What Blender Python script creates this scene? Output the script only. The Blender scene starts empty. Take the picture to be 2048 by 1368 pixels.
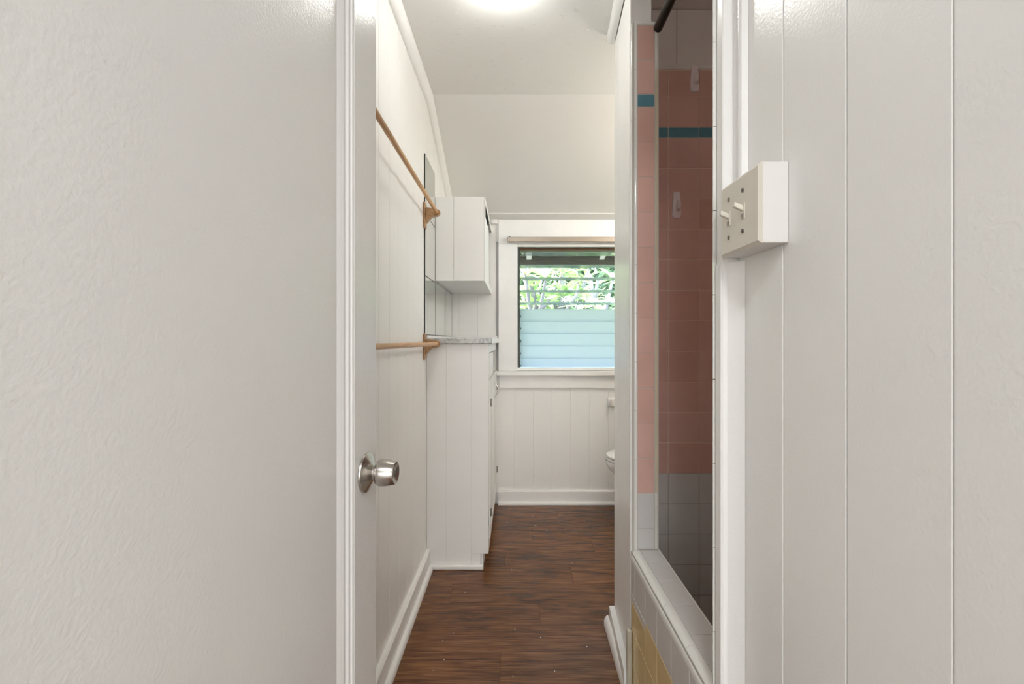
import bpy, bmesh, math, random
from mathutils import Vector, Matrix, Euler
random.seed(7)
R = math.radians
S = bpy.context.scene
COL = S.collection
ZC = 2.31           # flat ceiling height
H = 1.11            # eye height; camera stands at the doorway, Y runs into the room

# ------------------------------------------------------------------ camera, world, lights, exposure
cam_d = bpy.data.cameras.new('camera'); cam = bpy.data.objects.new('camera', cam_d); COL.objects.link(cam)
cam_d.sensor_width = 36.0; cam_d.lens = 36.0*910/2048
cam_d.shift_x = -6/2048.0; cam_d.shift_y = -3/2048.0; cam_d.clip_start = 0.02
cam.location = (0, 0, H); cam.rotation_euler = (R(90), 0, 0)
S.camera = cam

W = bpy.data.worlds.new('sky'); S.world = W; W.use_nodes = True
wn = W.node_tree.nodes; wl = W.node_tree.links
sky = wn.new('ShaderNodeTexSky'); sky.sky_type = 'NISHITA'; sky.sun_disc = False
sky.sun_elevation = R(52); sky.sun_rotation = R(250); sky.air_density = 1.3; sky.dust_density = 2.5
wl.new(sky.outputs[0], wn['Background'].inputs[0]); wn['Background'].inputs[1].default_value = 2.1

def lamp(name, kind, loc, rot, energy, color=(1, 1, 1), **k):
    d = bpy.data.lights.new(name, kind); d.energy = energy; d.color = color
    for a, b in k.items(): setattr(d, a, b)
    o = bpy.data.objects.new(name, d); COL.objects.link(o); o.location = loc; o.rotation_euler = rot
    return o
lamp('sun', 'SUN', (2, 6, 6), (R(-22), R(38), 0), 9.0, (1, .96, .88), angle=R(1))
# added fill lights in the hall, one behind the camera and one overhead
lamp('hall_fill_light', 'AREA', (0.0, -5.0, 1.3), (R(90), 0, 0), 74, (.965, .985, 1), shape='RECTANGLE', size=2.6, size_y=1.9)
lamp('hall_overhead_fill', 'AREA', (0.0, -0.75, 2.27), (0, 0, 0), 17, (.97, .99, 1), shape='DISK', size=.4)

S.view_settings.view_transform = 'Standard'; S.view_settings.look = 'None'
S.view_settings.gamma = 1.0; S.view_settings.use_curve_mapping = False
S.view_settings.exposure = 0.48
try:
    S.cycles.max_bounces = 14; S.cycles.diffuse_bounces = 7; S.cycles.transmission_bounces = 12; S.cycles.glossy_bounces = 6
    S.cycles.sample_clamp_indirect = 6
except Exception: pass
GLOBE_STRENGTH = 23.0

# ------------------------------------------------------------------ materials
def newmat(name):
    m = bpy.data.materials.new(name); m.use_nodes = True
    return m, m.node_tree.nodes, m.node_tree.links, m.node_tree.nodes['Principled BSDF']
def simple(name, col, rough=.5, metal=0., bump=0., bscale=120., var=0., vscale=3., spec=.5, coat=0., stretch=None, detail=3.):
    m, n, l, b = newmat(name)
    b.inputs['Base Color'].default_value = (*col, 1); b.inputs['Roughness'].default_value = rough
    b.inputs['Metallic'].default_value = metal; b.inputs['Specular IOR Level'].default_value = spec
    b.inputs['Coat Weight'].default_value = coat; b.inputs['Coat Roughness'].default_value = .08
    g = n.new('ShaderNodeNewGeometry'); mp = n.new('ShaderNodeMapping'); l.new(g.outputs['Position'], mp.inputs[0])
    if stretch: mp.inputs['Scale'].default_value = stretch
    if bump:
        t = n.new('ShaderNodeTexNoise'); t.inputs['Scale'].default_value = bscale; t.inputs['Detail'].default_value = detail
        l.new(mp.outputs[0], t.inputs['Vector'])
        bp = n.new('ShaderNodeBump'); bp.inputs['Strength'].default_value = bump; bp.inputs['Distance'].default_value = .002
        l.new(t.outputs[0], bp.inputs['Height']); l.new(bp.outputs[0], b.inputs['Normal'])
    if var:
        t = n.new('ShaderNodeTexNoise'); t.inputs['Scale'].default_value = vscale; t.inputs['Detail'].default_value = 4
        l.new(mp.outputs[0], t.inputs['Vector'])
        r = n.new('ShaderNodeValToRGB')
        r.color_ramp.elements[0].position = .3; r.color_ramp.elements[1].position = .7
        r.color_ramp.elements[0].color = (*[c*(1-var) for c in col], 1); r.color_ramp.elements[1].color = (*[min(1, c*(1+var)) for c in col], 1)
        l.new(t.outputs[0], r.inputs[0]); l.new(r.outputs[0], b.inputs['Base Color'])
    return m
WHITE = (.78, .762, .735)
M = {}
M['door'] = simple('door_paint', (.845, .840, .822), .26, bump=.19, bscale=240, spec=.5, detail=2, var=.012, vscale=5)
M['wall'] = simple('wall_paint', (.85, .844, .826), .27, bump=.18, bscale=220, detail=2, var=.012, vscale=4)
M['board'] = simple('board_paint', (.855, .846, .826), .42, bump=.10, bscale=90, var=.012)
M['trim'] = simple('trim_paint', (.865, .857, .84), .33, bump=.16, bscale=60, var=.02, vscale=12)
M['cab'] = simple('cabinet_paint', (.845, .838, .822), .38, bump=.12, bscale=70, stretch=(1, 1, 3), var=.012)
M['plain'] = simple('plain_paint', (.83, .825, .80), .5)
M['shell'] = simple('shell_paint', (.7, .69, .67), .8)
M['dark'] = simple('dark_gap', (.012, .011, .010), .8)
M['greywall'] = simple('shower_upper_paint', (.84, .82, .79), .5, bump=.12, bscale=60, var=.03)
M['pink'] = simple('pink_tile', (.67, .43, .365), .22, bump=.05, bscale=40, var=.05, vscale=9)
M['pink2'] = simple('pink_tile_b', (.65, .405, .34), .22, bump=.05, bscale=40, var=.05, vscale=9)
M['pink3'] = simple('pink_tile_c', (.69, .45, .39), .22, bump=.05, bscale=40, var=.05, vscale=9)
M['grey_tile'] = simple('grey_tile', (.64, .635, .62), .16, bump=.05, bscale=30, var=.02, vscale=10)
M['trim_tile'] = simple('bullnose_tile', (.80, .80, .765), .10, bump=.03, bscale=30)
M['cream_tile'] = simple('cream_tile', (.68, .60, .44), .16, bump=.03, bscale=30, var=.06, vscale=8)
M['yellow_tile'] = simple('yellow_tile', (.68, .53, .28), .16, bump=.04, bscale=30, var=.05, vscale=9)
M['blue_tile'] = simple('blue_tile', (.10, .26, .33), .16, bump=.04, bscale=30, var=.08, vscale=14)
M['grout'] = simple('grout', (.80, .68, .56), .9, bump=.3, bscale=400)
M['grout_grey'] = simple('grout_grey', (.42, .39, .35), .9, bump=.3, bscale=400)
M['foot'] = simple('tan_foot_tile', (.46, .42, .34), .2, var=.1, vscale=14)
M['box'] = simple('box_paint_dimmed', (.72, .71, .685), .35, bump=.12, bscale=90)  # wall paint with dimmed colour, offsetting the strong light on its front
M['grout_white'] = simple('grout_white', (.56, .54, .49), .9)
M['metal'] = simple('brushed_nickel', (.56, .53, .49), .27, 1, bump=.12, bscale=60, stretch=(30, 1, 1))
M['chrome'] = simple('chrome', (.75, .75, .74), .08, 1)
M['bronze'] = simple('dark_bronze', (.028, .022, .016), .28, .6)
M['alum'] = simple('satin_rail', (.36, .31, .26), .38, .9)
M['plate'] = simple('ivory_plastic', (.70, .66, .575), .34, bump=.03, bscale=90)
M['toggle'] = simple('ivory_toggle', (.72, .69, .60), .3)
M['hook'] = simple('hook_plastic', (.86, .80, .80), .35)
M['porcelain'] = simple('porcelain', (.86, .85, .83), .08)
M['steel'] = simple('screw_steel', (.35, .33, .29), .4, 1)
M['channel'] = simple('channel_metal', (.03, .035, .03), .45, .3, bump=.4, bscale=80)
M['eave'] = simple('weathered_wood', (.13, .115, .10), .8, bump=.3, bscale=30, stretch=(1, 20, 20), var=.25, vscale=8)
M['rafter'] = simple('grey_painted_wood', (.50, .50, .52), .7, bump=.1, bscale=30)
M['brownwood'] = simple('brown_head_wood', (.11, .045, .018), .6, bump=.2, bscale=20, stretch=(1, 20, 20), var=.4, vscale=8)
M['greenwood'] = simple('mossy_strip', (.28, .25, .06), .7, var=.3, vscale=20)
M['bark'] = simple('plumeria_bark', (.17, .165, .165), .8, bump=.4, bscale=40, var=.3, vscale=10)
M['ground'] = simple('garden_ground', (.22, .24, .14), .95, bump=.4, bscale=20, var=.4, vscale=6)
M['petal'] = simple('flower_petal', (.9, .82, .72), .6)
M['chip'] = simple('paint_chip', (.75, .72, .66), .7)
def mirror():
    m, n, l, b = newmat('mirror_glass')
    b.inputs['Base Color'].default_value = (.86, .87, .84, 1); b.inputs['Metallic'].default_value = 1; b.inputs['Roughness'].default_value = .015
    return m
M['mirror'] = mirror()
def oak(name, a, c):
    m, n, l, b = newmat(name)
    g = n.new('ShaderNodeNewGeometry'); mp = n.new('ShaderNodeMapping'); l.new(g.outputs['Position'], mp.inputs[0])
    mp.inputs['Scale'].default_value = (60, 3, 60)
    t = n.new('ShaderNodeTexNoise'); t.inputs['Scale'].default_value = 3; t.inputs['Detail'].default_value = 6; t.inputs['Distortion'].default_value = .6
    r = n.new('ShaderNodeValToRGB'); r.color_ramp.elements[0].position = .35; r.color_ramp.elements[1].position = .66
    r.color_ramp.elements[0].color = (*a, 1); r.color_ramp.elements[1].color = (*c, 1)
    l.new(mp.outputs[0], t.inputs['Vector']); l.new(t.outputs[0], r.inputs[0]); l.new(r.outputs[0], b.inputs['Base Color'])
    b.inputs['Roughness'].default_value = .32
    return m
M['oak'] = oak('oak_wood', (.46, .22, .07), (.66, .37, .15))
M['oak_dark'] = oak('oak_bracket', (.27, .145, .06), (.44, .27, .135))
def floor_mat():
    m, n, l, b = newmat('wood_plank')
    g = n.new('ShaderNodeNewGeometry'); oi = n.new('ShaderNodeObjectInfo')
    off = n.new('ShaderNodeVectorMath'); off.operation = 'MULTIPLY_ADD'
    l.new(oi.outputs['Random'], off.inputs[0]); off.inputs[1].default_value = (9, 5, 3); l.new(g.outputs['Position'], off.inputs[2])
    def noise(scale, sc, det, dist=0.):
        mp = n.new('ShaderNodeMapping'); l.new(off.outputs[0], mp.inputs[0]); mp.inputs['Scale'].default_value = scale
        t = n.new('ShaderNodeTexNoise'); t.inputs['Scale'].default_value = sc; t.inputs['Detail'].default_value = det; t.inputs['Distortion'].default_value = dist
        l.new(mp.outputs[0], t.inputs['Vector']); return t.outputs[0]
    fine = noise((5, 130, 1), 1.6, 6, .5); mid = noise((2.2, 14, 1), 1.5, 5, 1.4); blotch = noise((2, 4.2, 1), 1.9, 5, .3)
    def math_(op, a, c):
        x = n.new('ShaderNodeMath'); x.operation = op
        for i, v in enumerate((a, c)):
            if isinstance(v, (int, float)): x.inputs[i].default_value = v
            else: l.new(v, x.inputs[i])
        return x.outputs[0]
    s = math_('ADD', math_('MULTIPLY', fine, .50), math_('ADD', math_('MULTIPLY', mid, .30), math_('MULTIPLY', blotch, .20)))
    r = n.new('ShaderNodeValToRGB'); cr = r.color_ramp
    cr.elements[0].position = .37; cr.elements[0].color = (.030, .0095, .003, 1)
    cr.elements[1].position = .64; cr.elements[1].color = (.235, .102, .040, 1)
    e = cr.elements.new(.50); e.color = (.128, .049, .017, 1)
    l.new(s, r.inputs[0])
    # dark saw-mark patches
    w = n.new('ShaderNodeTexWave'); w.inputs['Scale'].default_value = 55; w.inputs['Distortion'].default_value = 5; w.inputs['Detail'].default_value = 2
    mp = n.new('ShaderNodeMapping'); l.new(off.outputs[0], mp.inputs[0]); mp.inputs['Scale'].default_value = (1.4, .5, 1); l.new(mp.outputs[0], w.inputs['Vector'])
    patch = noise((4.2, 9, 1), 1.6, 4, .3)
    pr = n.new('ShaderNodeMapRange'); pr.inputs[1].default_value = .58; pr.inputs[2].default_value = .74; l.new(patch, pr.inputs[0])
    mask = math_('MULTIPLY', pr.outputs[0], math_('ADD', math_('MULTIPLY', w.outputs['Fac'], .6), .08))
    mx = n.new('ShaderNodeMix'); mx.data_type = 'RGBA'; l.new(mask, mx.inputs[0]); l.new(r.outputs[0], mx.inputs[6]); mx.inputs[7].default_value = (.025, .011, .006, 1)
    # slight tone change plank by plank
    hv = n.new('ShaderNodeHueSaturation'); l.new(mx.outputs[2], hv.inputs['Color'])
    l.new(math_('ADD', math_('MULTIPLY', oi.outputs['Random'], .22), .92), hv.inputs['Value'])
    l.new(hv.outputs[0], b.inputs['Base Color'])
    b.inputs['Roughness'].default_value = .26; b.inputs['Specular IOR Level'].default_value = .38
    fb = noise((10, 160, 1), 2, 4)
    bp = n.new('ShaderNodeBump'); bp.inputs['Strength'].default_value = .2; bp.inputs['Distance'].default_value = .0012
    l.new(fb, bp.inputs['Height']); l.new(bp.outputs[0], b.inputs['Normal'])
    return m
M['floor'] = floor_mat()
def ceiling_mat(name, peel):
    m, n, l, b = newmat(name)
    b.inputs['Base Color'].default_value = (.80, .79, .768, 1); b.inputs['Roughness'].default_value = .38
    g = n.new('ShaderNodeNewGeometry')
    t = n.new('ShaderNodeTexNoise'); t.inputs['Scale'].default_value = 8; t.inputs['Detail'].default_value = 4
    mp = n.new('ShaderNodeMapping'); mp.inputs['Scale'].default_value = (1, 5, 5); l.new(g.outputs['Position'], mp.inputs[0]); l.new(mp.outputs[0], t.inputs['Vector'])
    v = n.new('ShaderNodeTexNoise'); v.inputs['Scale'].default_value = 26; v.inputs['Detail'].default_value = 5
    mp2 = n.new('ShaderNodeMapping'); mp2.inputs['Scale'].default_value = (1, 1.5, 1); l.new(g.outputs['Position'], mp2.inputs[0]); l.new(mp2.outputs[0], v.inputs['Vector'])
    mr = n.new('ShaderNodeMapRange'); mr.inputs[1].default_value = .635; mr.inputs[2].default_value = .665; l.new(v.outputs[0], mr.inputs[0])
    big = n.new('ShaderNodeTexNoise'); big.inputs['Scale'].default_value = 2.1; l.new(g.outputs['Position'], big.inputs['Vector'])
    mr2 = n.new('ShaderNodeMapRange'); mr2.inputs[1].default_value = peel; mr2.inputs[2].default_value = peel+.06; l.new(big.outputs[0], mr2.inputs[0])
    ds = n.new('ShaderNodeVectorMath'); ds.operation = 'DISTANCE'; l.new(g.outputs['Position'], ds.inputs[0]); ds.inputs[1].default_value = (.02, 1.78, ZC)
    ad = n.new('ShaderNodeMath'); ad.operation = 'MULTIPLY_ADD'; l.new(big.outputs[0], ad.inputs[0]); ad.inputs[1].default_value = -.5; l.new(ds.outputs['Value'], ad.inputs[2])
    mr2 = n.new('ShaderNodeMapRange'); mr2.inputs[1].default_value = .06; mr2.inputs[2].default_value = .10; mr2.inputs[3].default_value = 1; mr2.inputs[4].default_value = 0; l.new(ad.outputs[0], mr2.inputs[0])
    mu = n.new('ShaderNodeMath'); mu.operation = 'MULTIPLY'; l.new(mr.outputs[0], mu.inputs[0]); l.new(mr2.outputs[0], mu.inputs[1])
    bp = n.new('ShaderNodeBump'); bp.inputs['Strength'].default_value = .55; bp.inputs['Distance'].default_value = .004; l.new(mu.outputs[0], bp.inputs['Height'])
    bp2 = n.new('ShaderNodeBump'); bp2.inputs['Strength'].default_value = .12; bp2.inputs['Distance'].default_value = .004; l.new(t.outputs[0], bp2.inputs['Height'])
    l.new(bp.outputs[0], bp2.inputs['Normal']); l.new(bp2.outputs[0], b.inputs['Normal'])
    return m
M['ceiling'] = ceiling_mat('ceiling_paint', .50)
def marble():
    m, n, l, b = newmat('marble_laminate')
    g = n.new('ShaderNodeNewGeometry')
    t = n.new('ShaderNodeTexNoise'); t.inputs['Scale'].default_value = 48; t.inputs['Detail'].default_value = 7; t.inputs['Distortion'].default_value = 1.2
    l.new(g.outputs['Position'], t.inputs['Vector'])
    r = n.new('ShaderNodeValToRGB'); r.color_ramp.elements[0].position = .36; r.color_ramp.elements[0].color = (.34, .35, .35, 1)
    r.color_ramp.elements[1].position = .56; r.color_ramp.elements[1].color = (.56, .56, .545, 1)
    l.new(t.outputs[0], r.inputs[0]); l.new(r.outputs[0], b.inputs['Base Color']); b.inputs['Roughness'].default_value = .25
    return m
M['marble'] = marble()
def glass(name, col, rough, mixt=0., tcol=None):
    m, n, l, b = newmat(name)
    b.inputs['Base Color'].default_value = (*col, 1); b.inputs['Roughness'].default_value = rough
    b.inputs['Transmission Weight'].default_value = 1; b.inputs['IOR'].default_value = 1.45
    if mixt:
        t = n.new('ShaderNodeBsdfTranslucent'); t.inputs[0].default_value = (*tcol, 1)
        mx = n.new('ShaderNodeMixShader'); mx.inputs[0].default_value = mixt
        l.new(b.outputs[0], mx.inputs[1]); l.new(t.outputs[0], mx.inputs[2]); l.new(mx.outputs[0], n['Material Output'].inputs[0])
    return m
M['glass'] = glass('clear_louver_glass', (.86, .95, .93), .03, .5, (.50, .64, .63))
M['frost'] = glass('frosted_louver_glass', (.80, .87, .88), .5, .7, (.47, .495, .50))
def leaf(name, a, c):
    m, n, l, b = newmat(name)
    oi = n.new('ShaderNodeObjectInfo'); r = n.new('ShaderNodeValToRGB')
    r.color_ramp.elements[0].color = (*a, 1); r.color_ramp.elements[1].color = (*c, 1); l.new(oi.outputs['Random'], r.inputs[0])
    l.new(r.outputs[0], b.inputs['Base Color']); b.inputs['Roughness'].default_value = .4
    t = n.new('ShaderNodeBsdfTranslucent'); l.new(r.outputs[0], t.inputs[0])
    mx = n.new('ShaderNodeMixShader'); mx.inputs[0].default_value = .3
    l.new(b.outputs[0], mx.inputs[1]); l.new(t.outputs[0], mx.inputs[2]); l.new(mx.outputs[0], n['Material Output'].inputs[0])
    return m
M['leaf'] = leaf('plumeria_leaf', (.27, .43, .15), (.47, .60, .31))
M['leaf2'] = leaf('shrub_leaf', (.11, .19, .12), (.20, .30, .17))
def globe():
    m, n, l, b = newmat('lit_glass_shade')
    b.inputs['Base Color'].default_value = (.9, .9, .88, 1); b.inputs['Roughness'].default_value = .2
    b.inputs['Emission Color'].default_value = (.985, .985, .945, 1); b.inputs['Emission Strength'].default_value = GLOBE_STRENGTH
    return m
M['globe'] = globe()
m_, n_, l_, b_ = newmat('lit_amber_shade'); b_.inputs['Base Color'].default_value = (.9, .8, .6, 1)
b_.inputs['Emission Color'].default_value = (1, .91, .80, 1); b_.inputs['Emission Strength'].default_value = 60.0
M['amber'] = m_

# ------------------------------------------------------------------ mesh helpers
ORG = {}
class MB:
    def __init__(s): s.bm = bmesh.new()
    def box(s, x0, x1, y0, y1, z0, z1, bev=0., seg=1):
        r = bmesh.ops.create_cube(s.bm, size=1)
        vs = r['verts']
        for v in vs:
            v.co = Vector(((x0+x1)/2+v.co.x*(x1-x0), (y0+y1)/2+v.co.y*(y1-y0), (z0+z1)/2+v.co.z*(z1-z0)))
        if bev:
            es = list({e for v in vs for e in v.link_edges})
            bmesh.ops.bevel(s.bm, geom=es, offset=bev, segments=seg, affect='EDGES', profile=.5)
        return s
    def prism(s, pts, axis, a0, a1):
        """polygon pts in the plane of the other two axes (in xyz order), extruded along axis"""
        def mk(p, a):
            if axis == 'x': return (a, p[0], p[1])
            if axis == 'y': return (p[0], a, p[1])
            return (p[0], p[1], a)
        A = [s.bm.verts.new(mk(p, a0)) for p in pts]; B = [s.bm.verts.new(mk(p, a1)) for p in pts]
        n = len(pts)
        for i in range(n):
            j = (i+1) % n; s.bm.faces.new((A[i], A[j], B[j], B[i]))
        s.bm.faces.new(A[::-1]); s.bm.faces.new(B)
        return s
    def lathe(s, prof, org, axis='z', seg=40):
        """prof: (radius, along)"""
        rings = []
        for r, h in prof:
            ring = []
            for i in range(seg):
                a = 2*math.pi*i/seg; c, d = r*math.cos(a), r*math.sin(a)
                p = {'z': (c, d, h), 'x': (h, c, d), 'y': (c, h, d)}[axis]
                ring.append(s.bm.verts.new(Vector(p)+Vector(org)))
            rings.append(ring)
        for a, b in zip(rings, rings[1:]):
            for i in range(seg):
                j = (i+1) % seg; s.bm.faces.new((a[i], a[j], b[j], b[i]))
        s.bm.faces.new(rings[0][::-1]); s.bm.faces.new(rings[-1])
        return s
    def tube(s, pts, rad, seg=12):
        pts = [Vector(p) for p in pts]
        rads = rad if isinstance(rad, (list, tuple)) else [rad]*len(pts)
        rings = []; up = None
        for i, p in enumerate(pts):
            t = (pts[min(i+1, len(pts)-1)]-pts[max(i-1, 0)]).normalized()
            if up is None:
                up = t.orthogonal().normalized()
            up = (up-t*up.dot(t)).normalized(); w = t.cross(up)
            rings.append([s.bm.verts.new(p+(up*math.cos(2*math.pi*k/seg)+w*math.sin(2*math.pi*k/seg))*rads[i]) for k in range(seg)])
        for a, b in zip(rings, rings[1:]):
            for i in range(seg):
                j = (i+1) % seg; s.bm.faces.new((a[i], a[j], b[j], b[i]))
        s.bm.faces.new(rings[0][::-1]); s.bm.faces.new(rings[-1])
        return s
    def loft(s, rings):
        rr = [[s.bm.verts.new(p) for p in r] for r in rings]
        for a, b in zip(rr, rr[1:]):
            for i in range(len(a)):
                j = (i+1) % len(a); s.bm.faces.new((a[i], a[j], b[j], b[i]))
        s.bm.faces.new(rr[0][::-1]); s.bm.faces.new(rr[-1])
        return s
    def mesh(s, name, mat, smooth=False, center=None):
        bm = s.bm
        bmesh.ops.recalc_face_normals(bm, faces=bm.faces)
        if center is None:
            xs = [v.co for v in bm.verts]
            center = Vector([(min(c[i] for c in xs)+max(c[i] for c in xs))/2 for i in range(3)])
        for v in bm.verts: v.co -= center
        if smooth:
            for f in bm.faces: f.smooth = True
            for e in bm.edges:
                if len(e.link_faces) == 2 and e.calc_face_angle(0) > R(38): e.smooth = False
        me = bpy.data.meshes.new(name); bm.to_mesh(me); bm.free()
        me.materials.append(M[mat]); return me, center
    def build(s, name, mat, parent=None, smooth=False, label=None):
        me, c = s.mesh(name, mat, smooth)
        o = bpy.data.objects.new(name, me); COL.objects.link(o)
        if parent is not None:
            o.parent = parent; o.location = c-ORG.get(parent.name, Vector())
        else:
            o.location = c
        ORG[o.name] = c
        if label: o['label'] = label
        return o
def place(me, name, loc, parent, rot=None):
    o = bpy.data.objects.new(name, me); COL.objects.link(o)
    o.parent = parent; o.location = Vector(loc)-ORG.get(parent.name, Vector())
    if rot: o.rotation_euler = rot
    ORG[o.name] = Vector(loc)
    return o
def thing(name, loc, label, cat, group=None, kind=None):
    o = bpy.data.objects.new(name, None); COL.objects.link(o); o.location = loc; ORG[o.name] = Vector(loc); o.empty_display_size = .05
    return tag(o, label, cat, group, kind)
def tag(o, label=None, cat=None, group=None, kind=None):
    if label: o['label'] = label
    if cat: o['category'] = cat
    if group: o['group'] = group
    if kind: o['kind'] = kind
    return o
def ren(o, name):
    c = ORG.get(o.name); o.name = name; ORG[o.name] = c
    return o
def struct(o, label=None, cat='structure'):
    o['kind'] = 'structure'
    if label: o['label'] = label; o['category'] = cat
    return o

# ------------------------------------------------------------------ key dimensions
XL = -.43           # face of the left boards
XR = .391           # face of the near right boards
YB = 3.10           # face of the back boards
YF = 2.22           # where the ceiling starts to slope
ZB = 1.941          # ceiling height at the back wall
def zc(y): return ZC if y <= YF else ZC+(ZB-ZC)*(y-YF)/(YB-YF)

# ------------------------------------------------------------------ floor and its planks
fl = struct(MB().box(XL-.12, 1.45, -.05, YB+.1, -.12, -.012).build('floor', 'shell'), 'dark brown wood plank floor between the cabinet and the shower', 'floor')
py = -.05; k = 0
while py < YB+.01:
    y1 = min(py+.152, YB+.02)
    cut = [XL-.02, [-.05, .42, .1, -.28, .27][k % 5], 1.27]
    for a, b in zip(cut, cut[1:]):
        MB().box(a+.0002, b-.0002, py+.0002, y1-.0002, -.012, 0, .0005).build('plank', 'floor', fl)
    py = y1; k += 1
hf = struct(MB().box(-1.5, 1.5, -5.2, -.052, -.12, 0).build('floor_hall', 'floor')); ren(hf, 'floor')
tag(hf, 'brown wood floor of the hall behind the doorway', 'floor')

# ------------------------------------------------------------------ ceiling
ce = MB().box(-1.6, 1.6, -5.3, YF, ZC, ZC+.12)
ce.prism([(YF, ZC), (YF, ZC+.12), (YB+.1, ZB+.12-.042), (YB+.1, ZB-.042)], 'x', -1.6, 1.6)
ceil = struct(ce.build('ceiling', 'ceiling'), 'pale painted ceiling with peeling flakes, sloping down to the window wall', 'ceiling')
MB().box(XL, .36, 1.535, 1.5375, ZC-.0015, ZC).build('seam', 'trim', ceil)
sl = (ZB-ZC)/(YB-YF)
yy = 3.045
MB().prism([(yy, zc(yy)-.003), (yy+.004, zc(yy+.004)-.003), (yy+.004, zc(yy+.004)), (yy, zc(yy))], 'x', XL, 1.2).build('seam', 'trim', ceil)

# ------------------------------------------------------------------ tongue and groove walls
CH = .0016
def board_x(x, y0, y1, z0, z1a, z1b, parent, mat='board', s=1, th=.018):
    """vertical board whose face looks along +x*s, chamfered at both long edges; top follows the ceiling"""
    b = MB(); bm = b.bm
    pl = [(x, y0+.0009), (x, y1-.0032), (x-s*.0012, y1-.0003), (x-s*th, y1-.0003), (x-s*th, y0+.0003), (x-s*.0006, y0+.0003)]
    def zt(y): return z1a+(z1b-z1a)*(y-y0)/(y1-y0)
    A = [bm.verts.new((p[0], p[1], z0)) for p in pl]; B = [bm.verts.new((p[0], p[1], zt(p[1]))) for p in pl]
    for i in range(6):
        j = (i+1) % 6; bm.faces.new((A[i], A[j], B[j], B[i]))
    bm.faces.new(A[::-1]); bm.faces.new(B)
    return b.build('board', mat, parent)
def board_y(y, x0, x1, z0, z1, parent, mat='board', th=.018):
    """vertical board whose face looks along -y"""
    pl = [(x0+CH, y), (x1-CH, y), (x1-.0002, y+CH*.9), (x1-.0002, y+th), (x0+.0002, y+th), (x0+.0002, y+CH*.9)]
    return MB().prism(pl, 'z', z0, z1).build('board', mat, parent)

wlft = MB()
wlft.prism([(.10, 0), (.10, ZC-.002), (YF, ZC-.002), (YB+.1, ZB-.045), (YB+.1, 0)], 'x', XL-.14, XL-.0185)
wleft = struct(wlft.build('wall_left', 'shell'), 'white vertical board wall behind the open door and towel bars', 'wall')
y = .118
edges = [.12]
g0 = 1.438
e = g0-.12*11
edges = [.12]+[e+.12*i for i in range(0, 60) if e+.12*i > .14 and e+.12*i < YB-.03]+[YB]
for a, b in zip(edges, edges[1:]):
    if a < YF < b:
        board_x(XL, a, YF, 0, ZC-.002, ZC-.002, wleft); board_x(XL, YF, b, 0, ZC-.002, zc(b)-.003, wleft)
    else:
        board_x(XL, a, b, 0, zc(a)-.003, zc(b)-.003, wleft)

# back wall around the window opening
OX0, OX1, OZ0, OZ1 = .0125, .80, .905, 1.762
wb = MB()
def wy(y): return zc(y)-.004
wb.box(XL-.13, OX0, YB+.019, YB+.095, 0, ZB-.045); wb.box(OX1, 1.40, YB+.019, YB+.095, 0, ZB-.045)
wb.box(OX0, OX1, YB+.019, YB+.095, 0, OZ0); wb.box(OX0, OX1, YB+.019, YB+.095, OZ1, ZB-.045)
wback = struct(wb.build('wall_back', 'shell'), 'white vertical board wall holding the louvered window', 'wall')
bx = [XL]
gx = (1067-1030)/910*YB
gl = sorted([gx+.127*i for i in range(-8, 12)])
bx = [XL]+[g for g in gl if XL+.02 < g < 1.24]+[1.26]
for a, b in zip(bx, bx[1:]):
    segs = [(0, ZB-.006)]
    if b > OX0-.05 and a < OX1+.05: segs = [(0, OZ0-.02), (OZ1+.02, ZB-.006)]
    for z0, z1 in segs: board_y(YB, a, b, z0, z1, wback)

# near right wall
wr = struct(MB().box(XR+.0185, XR+.12, .06, .70, 0, ZC-.002).build('wall_right', 'shell'), 'white vertical board wall carrying the switch box', 'wall')
re_ = [.06, .147, .277, .407, .5375, .664, .795]
for a, b in zip(re_, re_[1:]): board_x(XR, a, b, 0, ZC-.003, ZC-.003, wr, 'wall', s=-1)
# shower stall shell: near wall, side wall, far wall (also the alcove partition)
SX = .363
wn_ = struct(MB().box(XR+.0185, 1.36, .702, .822, 0, ZC-.002).build('wall_shower_near', 'greywall')); tag(wn_, 'shower stall end wall nearest the doorway', 'wall'); ren(wn_, 'wall_near')
ws = struct(MB().box(1.262, 1.38, .824, YB+.018, 0, ZB-.05).box(1.262, 1.38, .824, YF, ZB-.05, ZC-.003).build('wall_side', 'greywall'), 'outer side wall of the shower and toilet alcove', 'wall')
wp = struct(MB().box(.456, 1.26, 1.648, 1.775, 0, ZC-.003).build('wall_partition', 'greywall'), 'tiled partition wall between shower and toilet alcove', 'wall')
# front wall with the doorway the camera stands in
wf = struct(MB().box(-1.5, -.335, .02, .10, 0, ZC-.002).box(.43, 1.5, -.06, .02, 0, ZC-.002).box(-.335, .43, .02, .055, 2.06, ZC-.002).build('wall_front', 'shell'), 'hall wall around the doorway', 'wall')
hw = struct(MB().box(-1.6, -1.502, -5.2, .02, 0, ZC-.002).build('wall_hall_left', 'plain'), 'plain hall wall on the left', 'wall')
hw2 = struct(MB().box(1.502, 1.6, -5.2, .02, 0, ZC-.002).build('wall_hall_right', 'plain'), 'plain hall wall on the right', 'wall')
hw3 = struct(MB().box(-1.6, 1.6, -5.3, -5.202, 0, ZC-.002).build('wall_hall_back', 'plain'), 'plain hall wall at the far end', 'wall')

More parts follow.
